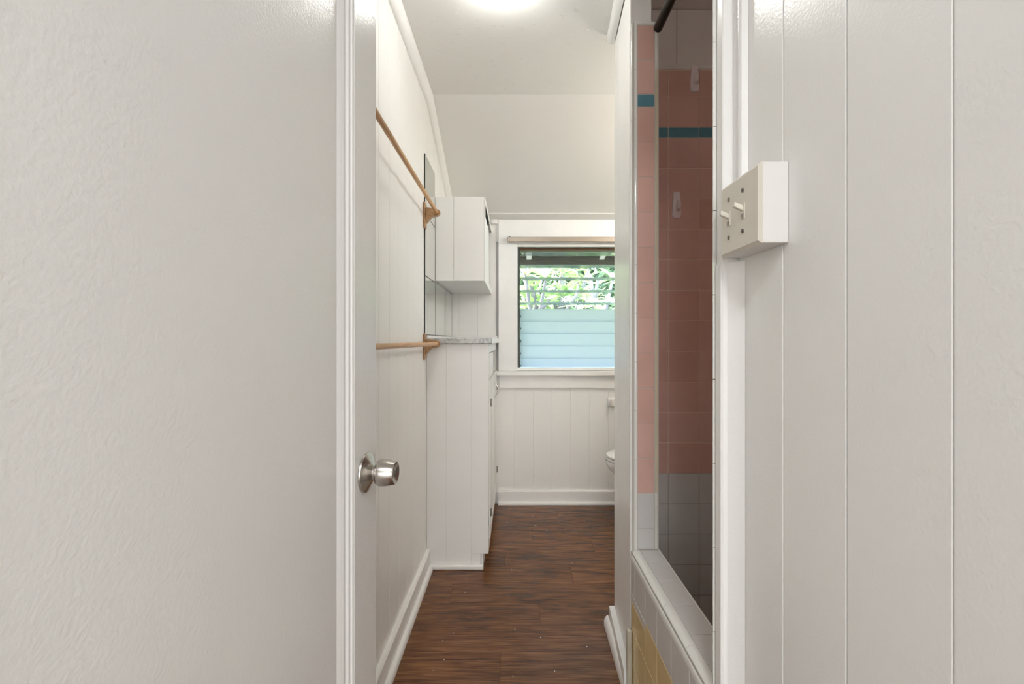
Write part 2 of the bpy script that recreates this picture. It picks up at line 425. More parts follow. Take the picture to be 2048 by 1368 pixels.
# ------------------------------------------------------------------ stub wall beside the shower opening
def stub():
    w = MB().prism([(SX+.001, 1.436), (.387, 1.648), (.389, 1.776), (.454, 1.776), (.454, 1.646), (.430, 1.646), (.430, 1.436)], 'z', 0, ZC-.003)
    o = struct(w.build('wall_stub', 'wall'), 'narrow white wall end with a tiled front beside the shower', 'wall')
    # the two painted boards on its passage side
    def fx(y): return SX+(y-1.424)*(.388-SX)/(1.775-1.424)
    for a, b in ((1.432, 1.675), (1.677, 1.775)):
        MB().prism([(fx(a), a), (fx(b), b), (fx(b)+.004, b), (fx(a)+.004, a)], 'z', 0, ZC-.05).build('board', 'trim', o)
    return o, fx
stubw, fx = stub()

# ------------------------------------------------------------------ shower tiling
TP = .11; G = .0009
def tile_mesh(w, h, axis, mat, th=.006):
    b = MB()
    if axis == 'y': b.box(-w/2+G, w/2-G, -th/2, th/2, -h/2+G, h/2-G, .0012, 1)
    elif axis == 'x': b.box(-th/2, th/2, -w/2+G, w/2-G, -h/2+G, h/2-G, .0012, 1)
    else: b.box(-w/2+G, w/2-G, -h/2+G, h/2-G, -th/2, th/2, .0012, 1)
    return b.mesh('tile', mat, False, Vector())[0]
# far wall of the stall
YS = 1.640
st = struct(MB().box(.454, 1.26, YS+.0012, YS+.0075, .06, 2.088).build('wall_tiling', 'grout'), 'terracotta pink tiled far wall of the shower with a blue band and grey lower rows', 'tiled wall')
ren(st, 'wall_shower')
MB().box(.456, 1.258, YS+.0009, YS+.0014, .06, .6315).build('lower_grout', 'grout_grey', st)
cols = [(.456, .5527)]+[(.5527+TP*1.013*i, .5527+TP*1.013*(i+1)) for i in range(6)]
rows = []
z = 1.841
while z > .65: rows.append((z-TP, z, 'p')); z -= TP
while z > .08: rows.append((max(z-TP, .06), z, 'g')); z -= TP
rows += [(1.841, 1.879, 'b'), (1.879, 1.989, 'p'), (1.989, 2.085, 'p')]
cache = {}
for ci, (a, b) in enumerate(cols):
    b = min(b, 1.258)
    for z0, z1, kk in rows:
        mat = {'p': random.choice(['pink', 'pink', 'pink2', 'pink3']), 'g': 'grey_tile', 'b': 'blue_tile'}[kk]
        key = (round(b-a, 4), round(z1-z0, 4), mat)
        if key not in cache: cache[key] = tile_mesh(b-a, z1-z0, 'y', mat)
        place(cache[key], 'tile', ((a+b)/2, YS+.003+random.uniform(-.0002, .0002), (z0+z1)/2), st)
MB().box(.456, 1.258, YS-.003, YS+.006, 2.087, 2.103, .003, 2).build('trim_strip', 'trim_tile', st)
MB().box(.585, .5865, YS+.0070, YS+.0078, 2.105, ZC-.004).build('seam', 'dark', st)
# side and near walls of the stall, plain tile rows
for nm, ax in (('wall_tiling_side', 'x'), ('wall_tiling_near', 'y')):
    if ax == 'x': q = MB().box(1.256, 1.2605, .830, 1.638, .06, 2.088)
    else: q = MB().box(.46, 1.255, .8235, .828, .06, 2.088)
    o = struct(q.build(nm, 'grout'), 'pink tiled side wall inside the shower' if ax == 'x' else 'pink tiled end wall inside the shower behind the switch wall', 'tiled wall')
    for z0, z1, kk in rows:
        mat = {'p': 'pink', 'g': 'grey_tile', 'b': 'blue_tile'}[kk]
        for i in range(7):
            key = (ax, round(z1-z0, 4), mat, 1)
            if key not in cache: cache[key] = tile_mesh(.1125, z1-z0, ax, mat)
            loc = (1.2545, .885+.1127*i, (z0+z1)/2) if ax == 'x' else (.519+.1127*i, .8295, (z0+z1)/2)
            if ax == 'x' and i > 5: continue
            place(cache[key], 'tile', loc, o)
sf = struct(MB().box(.462, 1.25, .832, 1.636, .001, .055, .004).build('floor_shower', 'grey_tile'), 'raised grey shower floor inside the curb', 'floor')

# tiled front of the stub wall
YP = 1.424
pil = struct(MB().box(SX+.004, .450, YP+.0014, 1.4355, .425, 2.106).build('trim_tiles', 'grout_white'), 'narrow pink tiled wall end with white bullnose edges beside the shower opening', 'tiled wall end')
ren(pil, 'trim_1')
tx0, tx1 = .3835, .4375
prow = []
z = 1.841
while z > .65: prow.append((z-TP, z, 'p')); z -= TP
while z > .47: prow.append((max(z-TP, .456), z, 'g')); z -= TP
prow += [(1.841, 1.881, 'b'), (1.881, 1.989, 'p'), (1.989, 2.097, 'p')]
for z0, z1, kk in prow:
    mat = {'p': random.choice(['pink', 'pink3']), 'g': 'grey_tile', 'b': 'blue_tile'}[kk]
    place(tile_mesh(tx1-tx0, z1-z0, 'y', mat), 'tile', ((tx0+tx1)/2, YP+.003, (z0+z1)/2), pil)
MB().box(tx0, tx1, YP-.001, YP+.010, 2.0985, 2.109, .003, 2).build('cap_tile', 'trim_tile', pil)
def bull(x_in, x_out, ydeep, z0, z1, mat, parent, topr=False):
    """quarter-round bullnose piece wrapping the corner at x_out; flat part from x_in on the face YP"""
    s = 1 if x_out > x_in else -1
    r = abs(x_out-x_in)*.95
    pts = [(x_in, YP)]
    for i in range(7):
        a = math.pi/2*i/6
        pts.append((x_out-s*r+s*r*math.sin(a), YP+r-r*math.cos(a)))
    pts += [(x_out, YP+ydeep), (x_out-s*.005, YP+ydeep), (x_out-s*.005, YP+.012), (x_in, YP+.012)]
    m = MB().prism(pts, 'z', z0+.0007, z1-.0007)
    if topr:
        for v in m.bm.verts:
            if v.co.z > z1-.002: v.co.z -= .020*min(1, abs(v.co.x-x_in)/abs(x_out-x_in))**2
    return m.build('bullnose_tile', mat, parent, smooth=True)
z1 = 2.109; zo = 1.958; first = True
while z1 > .46:
    bull(tx0-.0018, SX-.0005, .020, max(zo, .43), z1, 'trim_tile', pil, first)
    z1 = zo; zo -= .1525; first = False
z1 = 2.109; zo = 1.961; first = True; i = 0
while z1 > .46:
    mt = 'trim_tile' if i == 0 or z1 < .66 else 'cream_tile'
    z0 = max(zo, .456)
    if z0 < .634 < z1-.03:
        bull(tx1+.0018, .454, .022, .634, z1, 'cream_tile', pil); bull(tx1+.0018, .454, .022, z0, .634, 'trim_tile', pil)
    else: bull(tx1+.0018, .454, .022, z0, z1, mt, pil, first)
    z1 = zo; zo -= .1525; first = False; i += 1
MB().box(.430, .4535, 1.447, 1.637, .456, 2.10, .001).build('side_tile', 'pink', pil)
# upright trim pieces at the foot, where the curb meets the white wall
MB().box(.347, .3615, 1.405, 1.4225, .002, .215, .004, 2).build('foot_tile', 'foot', pil)

# ------------------------------------------------------------------ shower curb
cb = struct(MB().box(SX+.0018, .448, .826, 1.434, .002, .447).build('shower_curb', 'grout_grey'), 'tiled shower curb with a rounded white edge, grey and yellow tiles on its face', 'curb')
ren(cb, 'trim_2')
ZT = .455
# rounded outer edge pieces
def curb_bull(y0, y1):
    r = .026; pts = [(SX-.001, .425)]
    for i in range(7):
        a = math.pi/2*i/6; pts.append((SX-.001+r*.8-r*.8*math.cos(a), ZT-r*.9+r*.9*math.sin(a)))
    pts += [(SX+.026, ZT), (SX+.026, .4475), (SX+.0065, .4475), (SX+.0065, .425)]
    MB().prism(pts, 'y', y0+.0006, y1-.0006).build('bullnose_tile', 'trim_tile', cb, smooth=True)
yy = 1.423
yb = [1.423, 1.283, 1.131, .979, .829]
for a, b in zip(yb, yb[1:]): curb_bull(b, a)
e = [1.423, 1.345, 1.235, 1.125, 1.015, .905, .829]
for a, b in zip(e, e[1:]):
    MB().box(SX+.0275, .4495, b+G, a-G, .4475, ZT, .0014).build('top_tile', 'grey_tile', cb)
MB().box(.4485, .4545, .829, 1.436, .435, ZT-.001, .002, 2).build('inner_edge', 'trim_tile', cb)
colsY = [1.404]
fpx = [1269.9, 1290.3, 1313.7, 1342.3, 1378.7]
ys = [1.4225]+[SX*910/(p-1030) for p in fpx]
while ys[-1]-.11 > .83: ys.append(ys[-1]-.11)
ys.append(.829)
for i, (a, b) in enumerate(zip(ys, ys[1:])):
    frows = [(.322, .4245, 'grey_tile'), (.215, .322, 'yellow_tile'), (.106, .215, 'yellow_tile'), (.004, .106, 'yellow_tile')]
    if i == 0 or i == 1: frows = [(.322, .4245, 'grey_tile'), (.298, .322, 'grey_tile'), (.215, .298, 'yellow_tile'), (.106, .215, 'yellow_tile'), (.004, .106, 'yellow_tile')]
    for z0, z1, mt in frows:
        place(tile_mesh(a-b, z1-z0, 'x', mt), 'tile', (SX+.003, (a+b)/2, (z0+z1)/2), cb)

# near side of the opening: bullnose edge along the white casing
nj = struct(MB().box(SX+.004, XR+.018, .8215, .8285, .46, ZC-.21).build('near_edge', 'grout_white'), 'white bullnose tile edge on the near side of the shower opening', 'trim')
ren(nj, 'trim_3')
zo = 1.11-(591-681)*.835/910
z = zo+.1525*6
while z > .47:
    z0 = max(z-.1525, .46)
    pts = [(SX-.004, .824)]
    for i in range(6):
        a = math.pi/2*i/5; pts.append((SX-.004+.010-.010*math.cos(a), .824+.012*math.sin(a)))
    pts += [(SX+.03, .836), (SX+.03, .829), (SX+.0035, .829), (SX+.0035, .824)]
    MB().prism(pts, 'z', z0+.0007, min(z, ZC-.2)-.0007).build('bullnose_tile', 'trim_tile', nj, smooth=True)
    z = z0

# casing boards between that edge and the boards
ca = struct(MB().box(.3635, XR+.017, .797, .8205, 0, ZC-.004, .0015).build('casing_flat', 'trim'), 'flat white casing board beside the shower opening', 'trim')
ren(ca, 'trim_4')
# upper stepped moulding, above the switch box
ZBX0, ZBX1 = 1.25, 1.366
um = struct(MB().box(.381, XR-.0005, .776, .7962, ZBX1-.10, ZC-.004, .0015).build('casing_step', 'wall'), 'stepped white moulding running up from the switch box', 'trim')
ren(um, 'trim_5')
MB().prism([(XR-.0004, .7735), (.3795, .7735), (.3775, .771), (.3775, .766), (.3800, .7625), (XR-.0004, .7615)], 'z', ZBX1-.09, ZC-.004).build('bead', 'wall', um, smooth=True)
lm = struct(MB().prism([(XR-.0004, .772), (XR-.0004, .7965), (.3725, .7965), (.378, .789), (.386, .780)], 'z', 0, ZBX0-.004).build('casing_cove', 'wall', smooth=True), 'shaded white cove strip running down below the switch box', 'trim')
ren(lm, 'trim_6')
# lower flat board in front, its top edge level with the box bottom
lf = struct(MB().box(.3605, .3632, .797, .819, 0, ZBX0-.005, .001).build('casing_lower', 'trim'), 'lower flat casing strip whose top ends level with the switch box', 'trim')
ren(lf, 'trim_7')

# ------------------------------------------------------------------ baseboards and crowns
bl = struct(MB().prism([(XL, 0), (XL+.018, 0), (XL+.018, .089), (XL+.014, .094), (XL, .094)], 'y', .13, 2.214).build('baseboard_left', 'trim'), 'white baseboard along the left board wall', 'baseboard')
MB().prism([(XL+.0182, 0), (XL+.034, 0), (XL+.034, .012), (XL+.030, .022), (XL+.024, .026), (XL+.0182, .027)], 'y', .13, 2.196).build('shoe_strip', 'trim', bl, smooth=True)
bb = struct(MB().prism([(YB-.0005, 0), (YB-.018, 0), (YB-.018, .086), (YB-.013, .091), (YB-.0005, .091)], 'x', -.115, 1.258).build('baseboard_back', 'trim'), 'white baseboard under the window', 'baseboard')
MB().prism([(YB-.0182, 0), (YB-.034, 0), (YB-.034, .012), (YB-.026, .018), (YB-.0182, .020)], 'x', -.113, 1.256).build('shoe_strip', 'trim', bb, smooth=True)
def skew(x0off, x1off, z0, z1, ya, yb_):
    m = MB(); m.box(0, 1, ya, yb_, z0, z1)
    for v in m.bm.verts: v.co.x = fx(v.co.y)-(x0off if v.co.x < .5 else x1off)
    return m
br = struct(skew(.021, .0005, 0, .075, 1.425, 1.775).build('baseboard_right', 'trim'), 'short white baseboard at the foot of the narrow wall by the shower', 'baseboard')
m = MB().prism([(.329, 0), (.3455, 0), (.3455, .040), (.340, .038), (.333, .030), (.329, .018)], 'y', .832, 1.774)
for v in m.bm.verts: v.co.x += max(0, (v.co.y-1.424))*.05
m.build('shoe_strip', 'trim', br, smooth=True)
def crown(name, pts_yz, xw, s, label):
    """rounded strip in the wall-ceiling corner following pts (y, zceil)"""
    prof = [(0, 0), (.030, 0), (.031, -.012), (.027, -.026), (.018, -.038), (.008, -.045), (0, -.046)]
    m = MB(); rings = []
    for y, z in pts_yz: rings.append([(xw+s*a, y, z+b) for a, b in prof])
    m.loft(rings)
    return struct(m.build(name, 'trim', smooth=True), label, 'trim')
c1 = crown('trim_8', [(.12, ZC-.001), (YF, ZC-.001), (YB-.001, ZB-.001)], XL+.0005, 1, 'white rounded strip between the left boards and the ceiling')
c2 = MB(); prof = [(0, 0), (.026, 0), (.029, -.010), (.026, -.024), (.016, -.034), (0, -.036)]
c2.loft([[(fx(y)-.0005-a, y, ZC-.001+b) for a, b in prof] for y in (1.43, 1.79)])
struct(c2.build('trim_9', 'trim', smooth=True), 'white rounded strip at the top of the narrow wall by the shower', 'trim')
struct(MB().box(-.163, -.118, YB-.020, YB-.0005, ZB-.040, ZB-.008, .006, 2).build('trim_10', 'trim'), 'short crown strip between wall cabinet and window casing', 'trim')

# ------------------------------------------------------------------ door leaf
dr = bpy.data.objects.new('door_1', None); COL.objects.link(dr); dr.location = (-.31, .135, 0); dr.rotation_euler = (0, 0, R(-3.4)); ORG['door_1'] = Vector()
struct(dr, 'open white painted door with a round metal knob, leaning back along the left wall', 'door')
DT = -.035
MB().box(DT, 0, .6359, .738, .012, 2.04, .0015).build('stile', 'door', dr)
MB().box(DT, 0, .002, .085, .012, 2.04, .0015).build('stile', 'door', dr)
MB().box(DT, 0, .0852, .6357, .012, .24, .0015).build('rail', 'door', dr)
MB().box(DT, 0, .0852, .6357, 1.93, 2.04, .0015).build('rail', 'door', dr)
MB().box(DT+.004, -.014, .0852, .6357, .2402, 1.9298).build('panel', 'door', dr)
MB().prism([(-.0139, .6003), (-.0139, .6357), (-.0005, .6357), (-.0015, .632), (-.004, .6305), (-.0045, .624), (-.0075, .621), (-.008, .613), (-.011, .606)], 'z', .2402, 1.9298).build('moulding', 'door', dr)
kb = MB().lathe([(.0335, .0003), (.0350, .002), (.0345, .005), (.0315, .0065), (.0145, .0150), (.0125, .0165), (.0125, .0200)], (0, .684, .873), 'x', 48).build('rose', 'metal', dr, smooth=True)
kn = MB().lathe([(.0120, .0202), (.0122, .0212), (.0180, .0216), (.0215, .0235), (.0236, .0275), (.0238, .0330), (.0232, .0400), (.0218, .0480), (.0200, .0555), (.0192, .0565), (.0182, .0562), (.0135, .0530), (.0080, .0515), (.0075, .0515)], (0, .684, .873), 'x', 48).build('knob', 'metal', dr, smooth=True)
MB().lathe([(.0076, .0505), (.0076, .0540), (.006, .0546)], (0, .684, .873), 'x', 24).build('lock_cylinder', 'metal', kn, smooth=True)
MB().box(.0545, .0550, .6832, .6848, .868, .878).build('key_slot', 'dark', kn)

# ------------------------------------------------------------------ towel bars
def towel_bar(z, label):
    t = thing('towel_bar', (XL, 2.14, z), label, 'towel bar', 'oak towel bars on the left wall')
    xb = -.368
    MB().tube([(xb, 1.12, z), (xb, 2.145, z)], .0085, 18).build('bar', 'oak', t, smooth=True)
    for yb_ in (1.13, 2.145):
        br_ = MB()
        prof = [(XL+.0105, z+.024), (XL+.030, z+.022), (xb, z+.0155), (xb+.009, z+.0125), (xb+.0145, z+.005), (xb+.0145, z-.005), (xb+.009, z-.0125), (xb-.002, z-.0165), (XL+.040, z-.021), (XL+.028, z-.031), (XL+.019, z-.045), (XL+.0105, z-.052)]
        br_.prism(prof, 'y', yb_-.010, yb_+.012)
        br_.build('bracket', 'oak_dark', t)
        MB().box(XL+.0004, XL+.0103, yb_-.022, yb_+.022, z-.074, z+.048, .004, 2).build('wall_plate', 'oak_dark', t)
        MB().lathe([(.0035, .0102), (.0035, .0125), (.002, .0135)], (XL, yb_, z-.064), 'x', 12).build('screw', 'steel', t, smooth=True)
    return t
towel_bar(1.712, 'oak towel bar at head height beside the wall cabinet, upper of the two')
towel_bar(1.094, 'oak towel bar at counter height, lower of the two')

# ------------------------------------------------------------------ mirror tiles
mt_ = thing('wall_mirror', (XL, 2.15, 1.135), 'frameless mirror made of square mirror tiles on the left wall above the counter', 'mirror')
c0 = 2.150; cw = .304
for ci, (ya, yb_) in enumerate(((c0, 2.415), (2.416, 2.755), (2.757, 3.065))):
    for z0, z1 in ((1.137, 1.4165), (1.4175, 1.708), (1.709, 1.995)):
        if ci > 0 and z0 > 1.41: continue
        MB().box(XL+.0006, XL+.0045, ya, yb_, z0, z1).build('backing', 'dark', mt_)
        MB().box(XL+.0046, XL+.0062, ya+.004, yb_-(.012 if ci == 2 else .004), z0+.0015, z1-.0015).build('mirror_tile', 'mirror', mt_)

# ------------------------------------------------------------------ wall cabinet
CX = -.163
wc = thing('wall_cabinet', (-.3, 2.417, 1.425), 'white wall cabinet hung above the counter in the corner', 'cabinet')
yA, yZ, zA, zB = 2.4175, YB-.002, 1.427, 1.873
ytop = YF+(zB+.002-ZC)/sl
def cabprism(x0, x1, mat='cab'):
    return MB().prism([(yA, zA), (yA, zB), (ytop, zB), (yZ, zc(yZ)-.004), (yZ, zA)], 'x', x0, x1)
MB().box(XL+.0065, XL+.104, yA, yA+.016, zA, zB, .001).build('side_board', 'cab', wc)
MB().box(XL+.105, CX-.001, yA, yA+.016, zA, zB, .001).build('side_board', 'cab', wc)
MB().box(XL+.0065, CX-.0005, yA+.0165, yZ, zA+.0005, zA+.015).build('bottom', 'cab', wc)
MB().box(XL+.0065, CX-.0005, yA+.0165, ytop-.012, zB-.016, zB-.0005).build('top', 'cab', wc)
ff = MB()
ff.box(CX-.0002, CX+.004, yA, yZ, zA-.004, zA+.03, .001); ff.box(CX-.0002, CX+.004, yA, yA+.03, zA+.03, zB, .001)
ff.prism([(yA+.03, zB-.03), (yA+.03, zB), (ytop-.03, zB), (ytop-.01, zB-.03)], 'x', CX-.0002, CX+.004)
ff.build('face_frame', 'trim', wc)
MB().box(CX-.014, CX-.001, yA+.031, 2.86, zA+.031, zB-.075, .001).build('sliding_door', 'cab', wc)
MB().box(CX-.024, CX-.0145, 2.74, yZ-.02, zA+.016, zB-.12, .001).build('sliding_door', 'cab', wc)
for j in range(2):
    MB().box(CX-.009, CX+.0046, yA+.05, yA+.36, zB-.046-.016*j, zB-.040-.016*j).build('vent_slot', 'dark', wc)

# ------------------------------------------------------------------ base cabinet and counter
BX = -.129; BY = 2.215; CT = 1.094
bc = thing('base_cabinet', (-.28, BY, 0), 'tall white boarded cabinet standing on the floor under the marble look counter', 'cabinet')
sbx = [XL+.0005, XL+.0005+.095, XL+.0005+.218, BX]
for i, (a, b) in enumerate(zip(sbx, sbx[1:])):
    if i < 2: MB().prism([(a+.0012, BY), (b-.0012, BY), (b-.0001, BY+.0012), (b-.0001, BY+.016), (a+.0001, BY+.016), (a+.0001, BY+.0012)], 'z', .0005, CT).build('side_board', 'cab', bc)
    else:
        MB().prism([(a+.0012, BY), (b-.0012, BY), (b, BY+.0012), (b, BY+.016), (a+.0001, BY+.016), (a+.0001, BY+.0012)], 'z', .072, CT).build('side_board', 'cab', bc)
        MB().box(a+.001, BX-.038, BY, BY+.016, .0005, .0715).build('side_board', 'cab', bc)
MB().box(BX-.036, BX-.026, BY+.004, YB-.036, .0005, .0715).build('toe_kick', 'cab', bc)
MB().box(XL+.001, BX-.024, BY-.018, BY-.0005, .0005, .022, .005, 2).build('shoe_strip', 'trim', bc)
MB().box(XL+.001, BX-.0165, BY+.0165, YB-.002, .072, .088).build('bottom', 'cab', bc)
# face frame: end stiles, mid stile, top and bottom rails
ff = MB()
yE = YB-.002
ff.box(BX-.0155, BX, BY+.0162, BY+.055, .072, CT); ff.box(BX-.0155, BX, yE-.05, yE, .072, CT)
ff.box(BX-.0155, BX, BY+.0552, yE-.0502, CT-.045, CT); ff.box(BX-.0155, BX, BY+.0552, yE-.0502, .072, .115)
ff.build('face_frame', 'trim', bc)
MB().box(BX-.013, BX+.003, BY+.06, 2.64, .92, CT-.05, .0015).build('drawer_front', 'cab', bc)
for y0, y1 in ((BY+.06, 2.64), (2.647, yE-.056)):
    d_ = MB().box(BX-.010, BX+.0015, y0+.045, y1-.045, .165, .87)
    dd = d_.build('door', 'cab', bc)
    f = MB(); f.box(BX-.013, BX+.006, y0, y0+.0448, .118, .912, .001); f.box(BX-.013, BX+.006, y1-.0448, y1, .118, .912, .001)
    f.box(BX-.013, BX+.006, y0+.045, y1-.045, .118, .164, .001); f.box(BX-.013, BX+.006, y0+.045, y1-.045, .871, .912, .001)
    f.build('door_frame', 'trim', dd)
    for hz in (.25, .80):
        MB().tube([(BX+.009, y0+.004 if y0 < 2.5 else y1-.004, hz-.02), (BX+.009, y0+.004 if y0 < 2.5 else y1-.004, hz+.02)], .004, 8).build('hinge', 'steel', dd, smooth=True)
    yh = y1-.03 if y0 < 2.5 else y0+.03
    pts = [(BX+.006+.026*math.sin(math.pi*i/10), yh+.02, .875-.0095*i) for i in range(11)]
    if y0 < 2.5: MB().tube(pts, [.005]+[.0035]*9+[.005], 10).build('handle', 'chrome', dd, smooth=True)
ct = thing('countertop', (-.28, 2.195, CT+.001), 'grey marble patterned laminate counter slab on the tall base cabinet', 'countertop')
m = MB().box(XL+.001, -.113, 2.190, YB-.001, CT+.001, CT+.0275, .004, 2); m.build('slab', 'marble', ct)
MB().box(-.1128, -.108, 2.192, YB-.001, CT+.0005, CT+.028, .002).build('lit_edge', 'trim', ct)  # slab's side edge coloured white for the window light falling on it
MB().box(XL+.001, -.118, YB-.014, YB-.0012, CT+.028, CT+.046, .003, 2).build('backsplash', 'trim', ct)
MB().box(XL+.001, XL+.012, 2.192, YB-.0145, CT+.028, CT+.040, .003, 2).build('backsplash', 'trim', ct)

# ------------------------------------------------------------------ window
wd = bpy.data.objects.new('window_1', None); COL.objects.link(wd); wd.location = (.4, YB, .9); ORG['window_1'] = Vector((.4, YB, .9))
struct(wd, 'white framed louvered window with clear upper slats and frosted lower slats', 'window')
yc0, yc1 = YB-.020, YB-.0005
MB().box(-.112, .0135, yc0, yc1, .9035, 1.7645, .0015).build('casing', 'trim', wd)
MB().box(-.112, .935, yc0, yc1, 1.765, 1.930, .0015).build('casing', 'trim', wd)
MB().box(.8005, .935, yc0, yc1, .9035, 1.7645, .0015).build('casing', 'trim', wd)
MB().box(-.126, .95, YB-.052, yc1, .874, .903, .004, 2).build('sill', 'trim', wd)
MB().box(-.108, .93, yc0+.002, yc1, .786, .8735, .0015).build('apron', 'trim', wd)
jb = MB()
jb.box(.0129, .0176, YB-.012, YB+.10, OZ0+.0005, OZ1+.001); jb.box(.785, .7998, YB-.012, YB+.10, OZ0+.0005, OZ1+.001)
jb.box(.0178, .7848, YB-.014, YB+.10, 1.7465, OZ1+.001); jb.box(.0178, .7848, YB-.014, YB+.10, OZ0+.0005, .9235)
jb.build('jamb', 'trim', wd)
YG = YB+.035
for a, b in ((.0180, .0340), (.777, .7845)):
    MB().box(a, b, YG-.016, YG+.016, .924, 1.746, .001).build('channel', 'channel', wd)
MB().box(.0345, .7765, YG-.012, YG+.05, 1.732, 1.746).build('head_board', 'brownwood', wd, label='dark brown head board above the louvers')
ppy = [508, 532.7, 557.8, 582.8, 607.4]
for p in ppy:
    zz = 1.11-(p-681)*YG/910
    me, _ = MB().box(-.3705, .3705, -.049, .049, -.003, .003, .001).mesh('louver_slat', 'glass', False, Vector())
    place(me, 'louver_slat', (.4055, YG, zz), wd, (R(-1.5), 0, 0))
    for sx in (.0478, .776):
        pass
me, _ = MB().box(-.3705, .3705, -.003, .003, -.0435, .0435, .001).mesh('frosted_slat', 'frost', False, Vector())
for i in range(5):
    zz = 1.272-.0845*i+.0065
    if i == 4:
        me, _ = MB().box(-.3705, .3705, -.003, .003, -.0165, .0435, .001).mesh('frosted_slat', 'frost', False, Vector()); zz = .9395
    place(me, 'frosted_slat', (.4055, YG, zz+.004), wd, (R(-5), 0, 0))
for i in range(10):
    zz = 1.11-(508+24.85*i-681)*YG/910
    for sx in (.0365,):
        MB().box(sx-.0014, sx+.005, YG-.018 if i < 5 else YG-.014, YG+.018, zz-.006, zz+.006, .001).build('clip', 'channel', wd)

rl = thing('curtain_rail', (.3, YB-.05, 1.80), 'flat metallic curtain rail mounted across the window casing', 'curtain rail')
zr = 1.11-(479-681)*(YB-.05)/910
MB().box(-.051, .87, YB-.056, YB-.040, zr-.0165, zr+.0165, .003, 2).build('rail', 'alum', rl)
for xx in (-.036, .855):
    MB().box(xx-.008, xx+.008, YB-.0398, YB-.0205, zr-.014, zr+.020, .003).build('bracket', 'bronze', rl)
    MB().lathe([(.006, zr+.0168), (.006, zr+.020), (.003, zr+.021)], (xx, YB-.048, 0), 'z', 12).build('screw', 'bronze', rl, smooth=True)

# ------------------------------------------------------------------ switch box
sb = thing('switch_box', (.37, .71, 1.25), 'white surface mounted double light switch box with ivory cover plate', 'light switch')
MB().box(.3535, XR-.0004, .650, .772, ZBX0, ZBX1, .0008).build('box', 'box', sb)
pts_y0, pts_y1 = .6485, .7735
m = MB(); m.box(.3485, .3533, pts_y0, pts_y1, ZBX0-.001, ZBX1+.001)
for v in m.bm.verts:
    if v.co.x < .350:
        v.co.y += .005 if v.co.y < .7 else -.005; v.co.z += .005 if v.co.z < 1.3 else -.005
pl = m.build('cover_plate', 'plate', sb)
for yy in (.6955, .7415):
    MB().box(.3475, .3490, yy-.0055, yy+.0055, 1.296, 1.320, .0004).build('slot_frame', 'plate', pl)
    MB().box(.3470, .3476, yy-.0035, yy+.0035, 1.2975, 1.3040).build('slot', 'steel', pl)
    m = MB().box(.334, .3478, yy-.0036, yy+.0036, 1.3075, 1.3155, .001)
    for v in m.bm.verts: v.co.z += (.3478-v.co.x)*.45; v.co.y += .0
    m.build('toggle', 'toggle', sb)
    for z in (1.2775, 1.3395):
        MB().lathe([(.0036, -.3492), (.0036, -.3478), (.002, -.3472)], (0, 0, 0), 'x', 14)
        q = MB().lathe([(.0036, .3492), (.0036, .3476), (.0026, .3470)], (0, yy, z), 'x', 14); q.build('screw', 'steel', pl, smooth=True)
        MB().box(.3466, .3469, yy-.0006, yy+.0006, z-.003, z+.003).build('screw_slot', 'dark', pl)

# ------------------------------------------------------------------ ceiling light
gl_ = thing('ceiling_light', (-.040, 1.475, ZC), 'lit round white glass ceiling light with ringed shade', 'ceiling light')
gc = (-.040, 1.475, ZC)
MB().lathe([(.062, -.0005), (.066, -.006), (.066, -.020), (.060, -.024)], gc, 'z', 40).build('base', 'trim', gl_, smooth=True)
prof = [(.058, -.0245), (.072, -.030)]
for i in range(1, 17):
    a = math.pi/2*i/16.5
    r = .080*math.cos(a); h = -.036-.056*math.sin(a)
    if i % 3 == 0: r += .0018
    prof.append((r, h))
MB().lathe(prof, gc, 'z', 48).build('glass_shade', 'globe', gl_, smooth=True)

# wall lamp in the toilet alcove, the source of the warm light at the right of the back wall
al = thing('wall_lamp', (1.2, 2.2, 1.86), 'warm lit wall lamp in the toilet alcove, hidden behind the narrow wall', 'wall lamp')
MB().box(1.246, 1.2615, 2.14, 2.26, 1.80, 1.92, .004, 2).build('wall_plate', 'trim', al)
MB().tube([(1.2455, 2.2, 1.86), (1.20, 2.2, 1.86), (1.185, 2.2, 1.875), (1.18, 2.2, 1.885)], .009, 12).build('arm', 'chrome', al, smooth=True)
MB().lathe([(.02, 1.886), (.045, 1.90), (.062, 1.93), (.068, 1.965), (.060, 2.0), (.035, 2.02)], (1.18, 2.2, 0), 'z', 32).build('lamp_shade', 'amber', al, smooth=True)

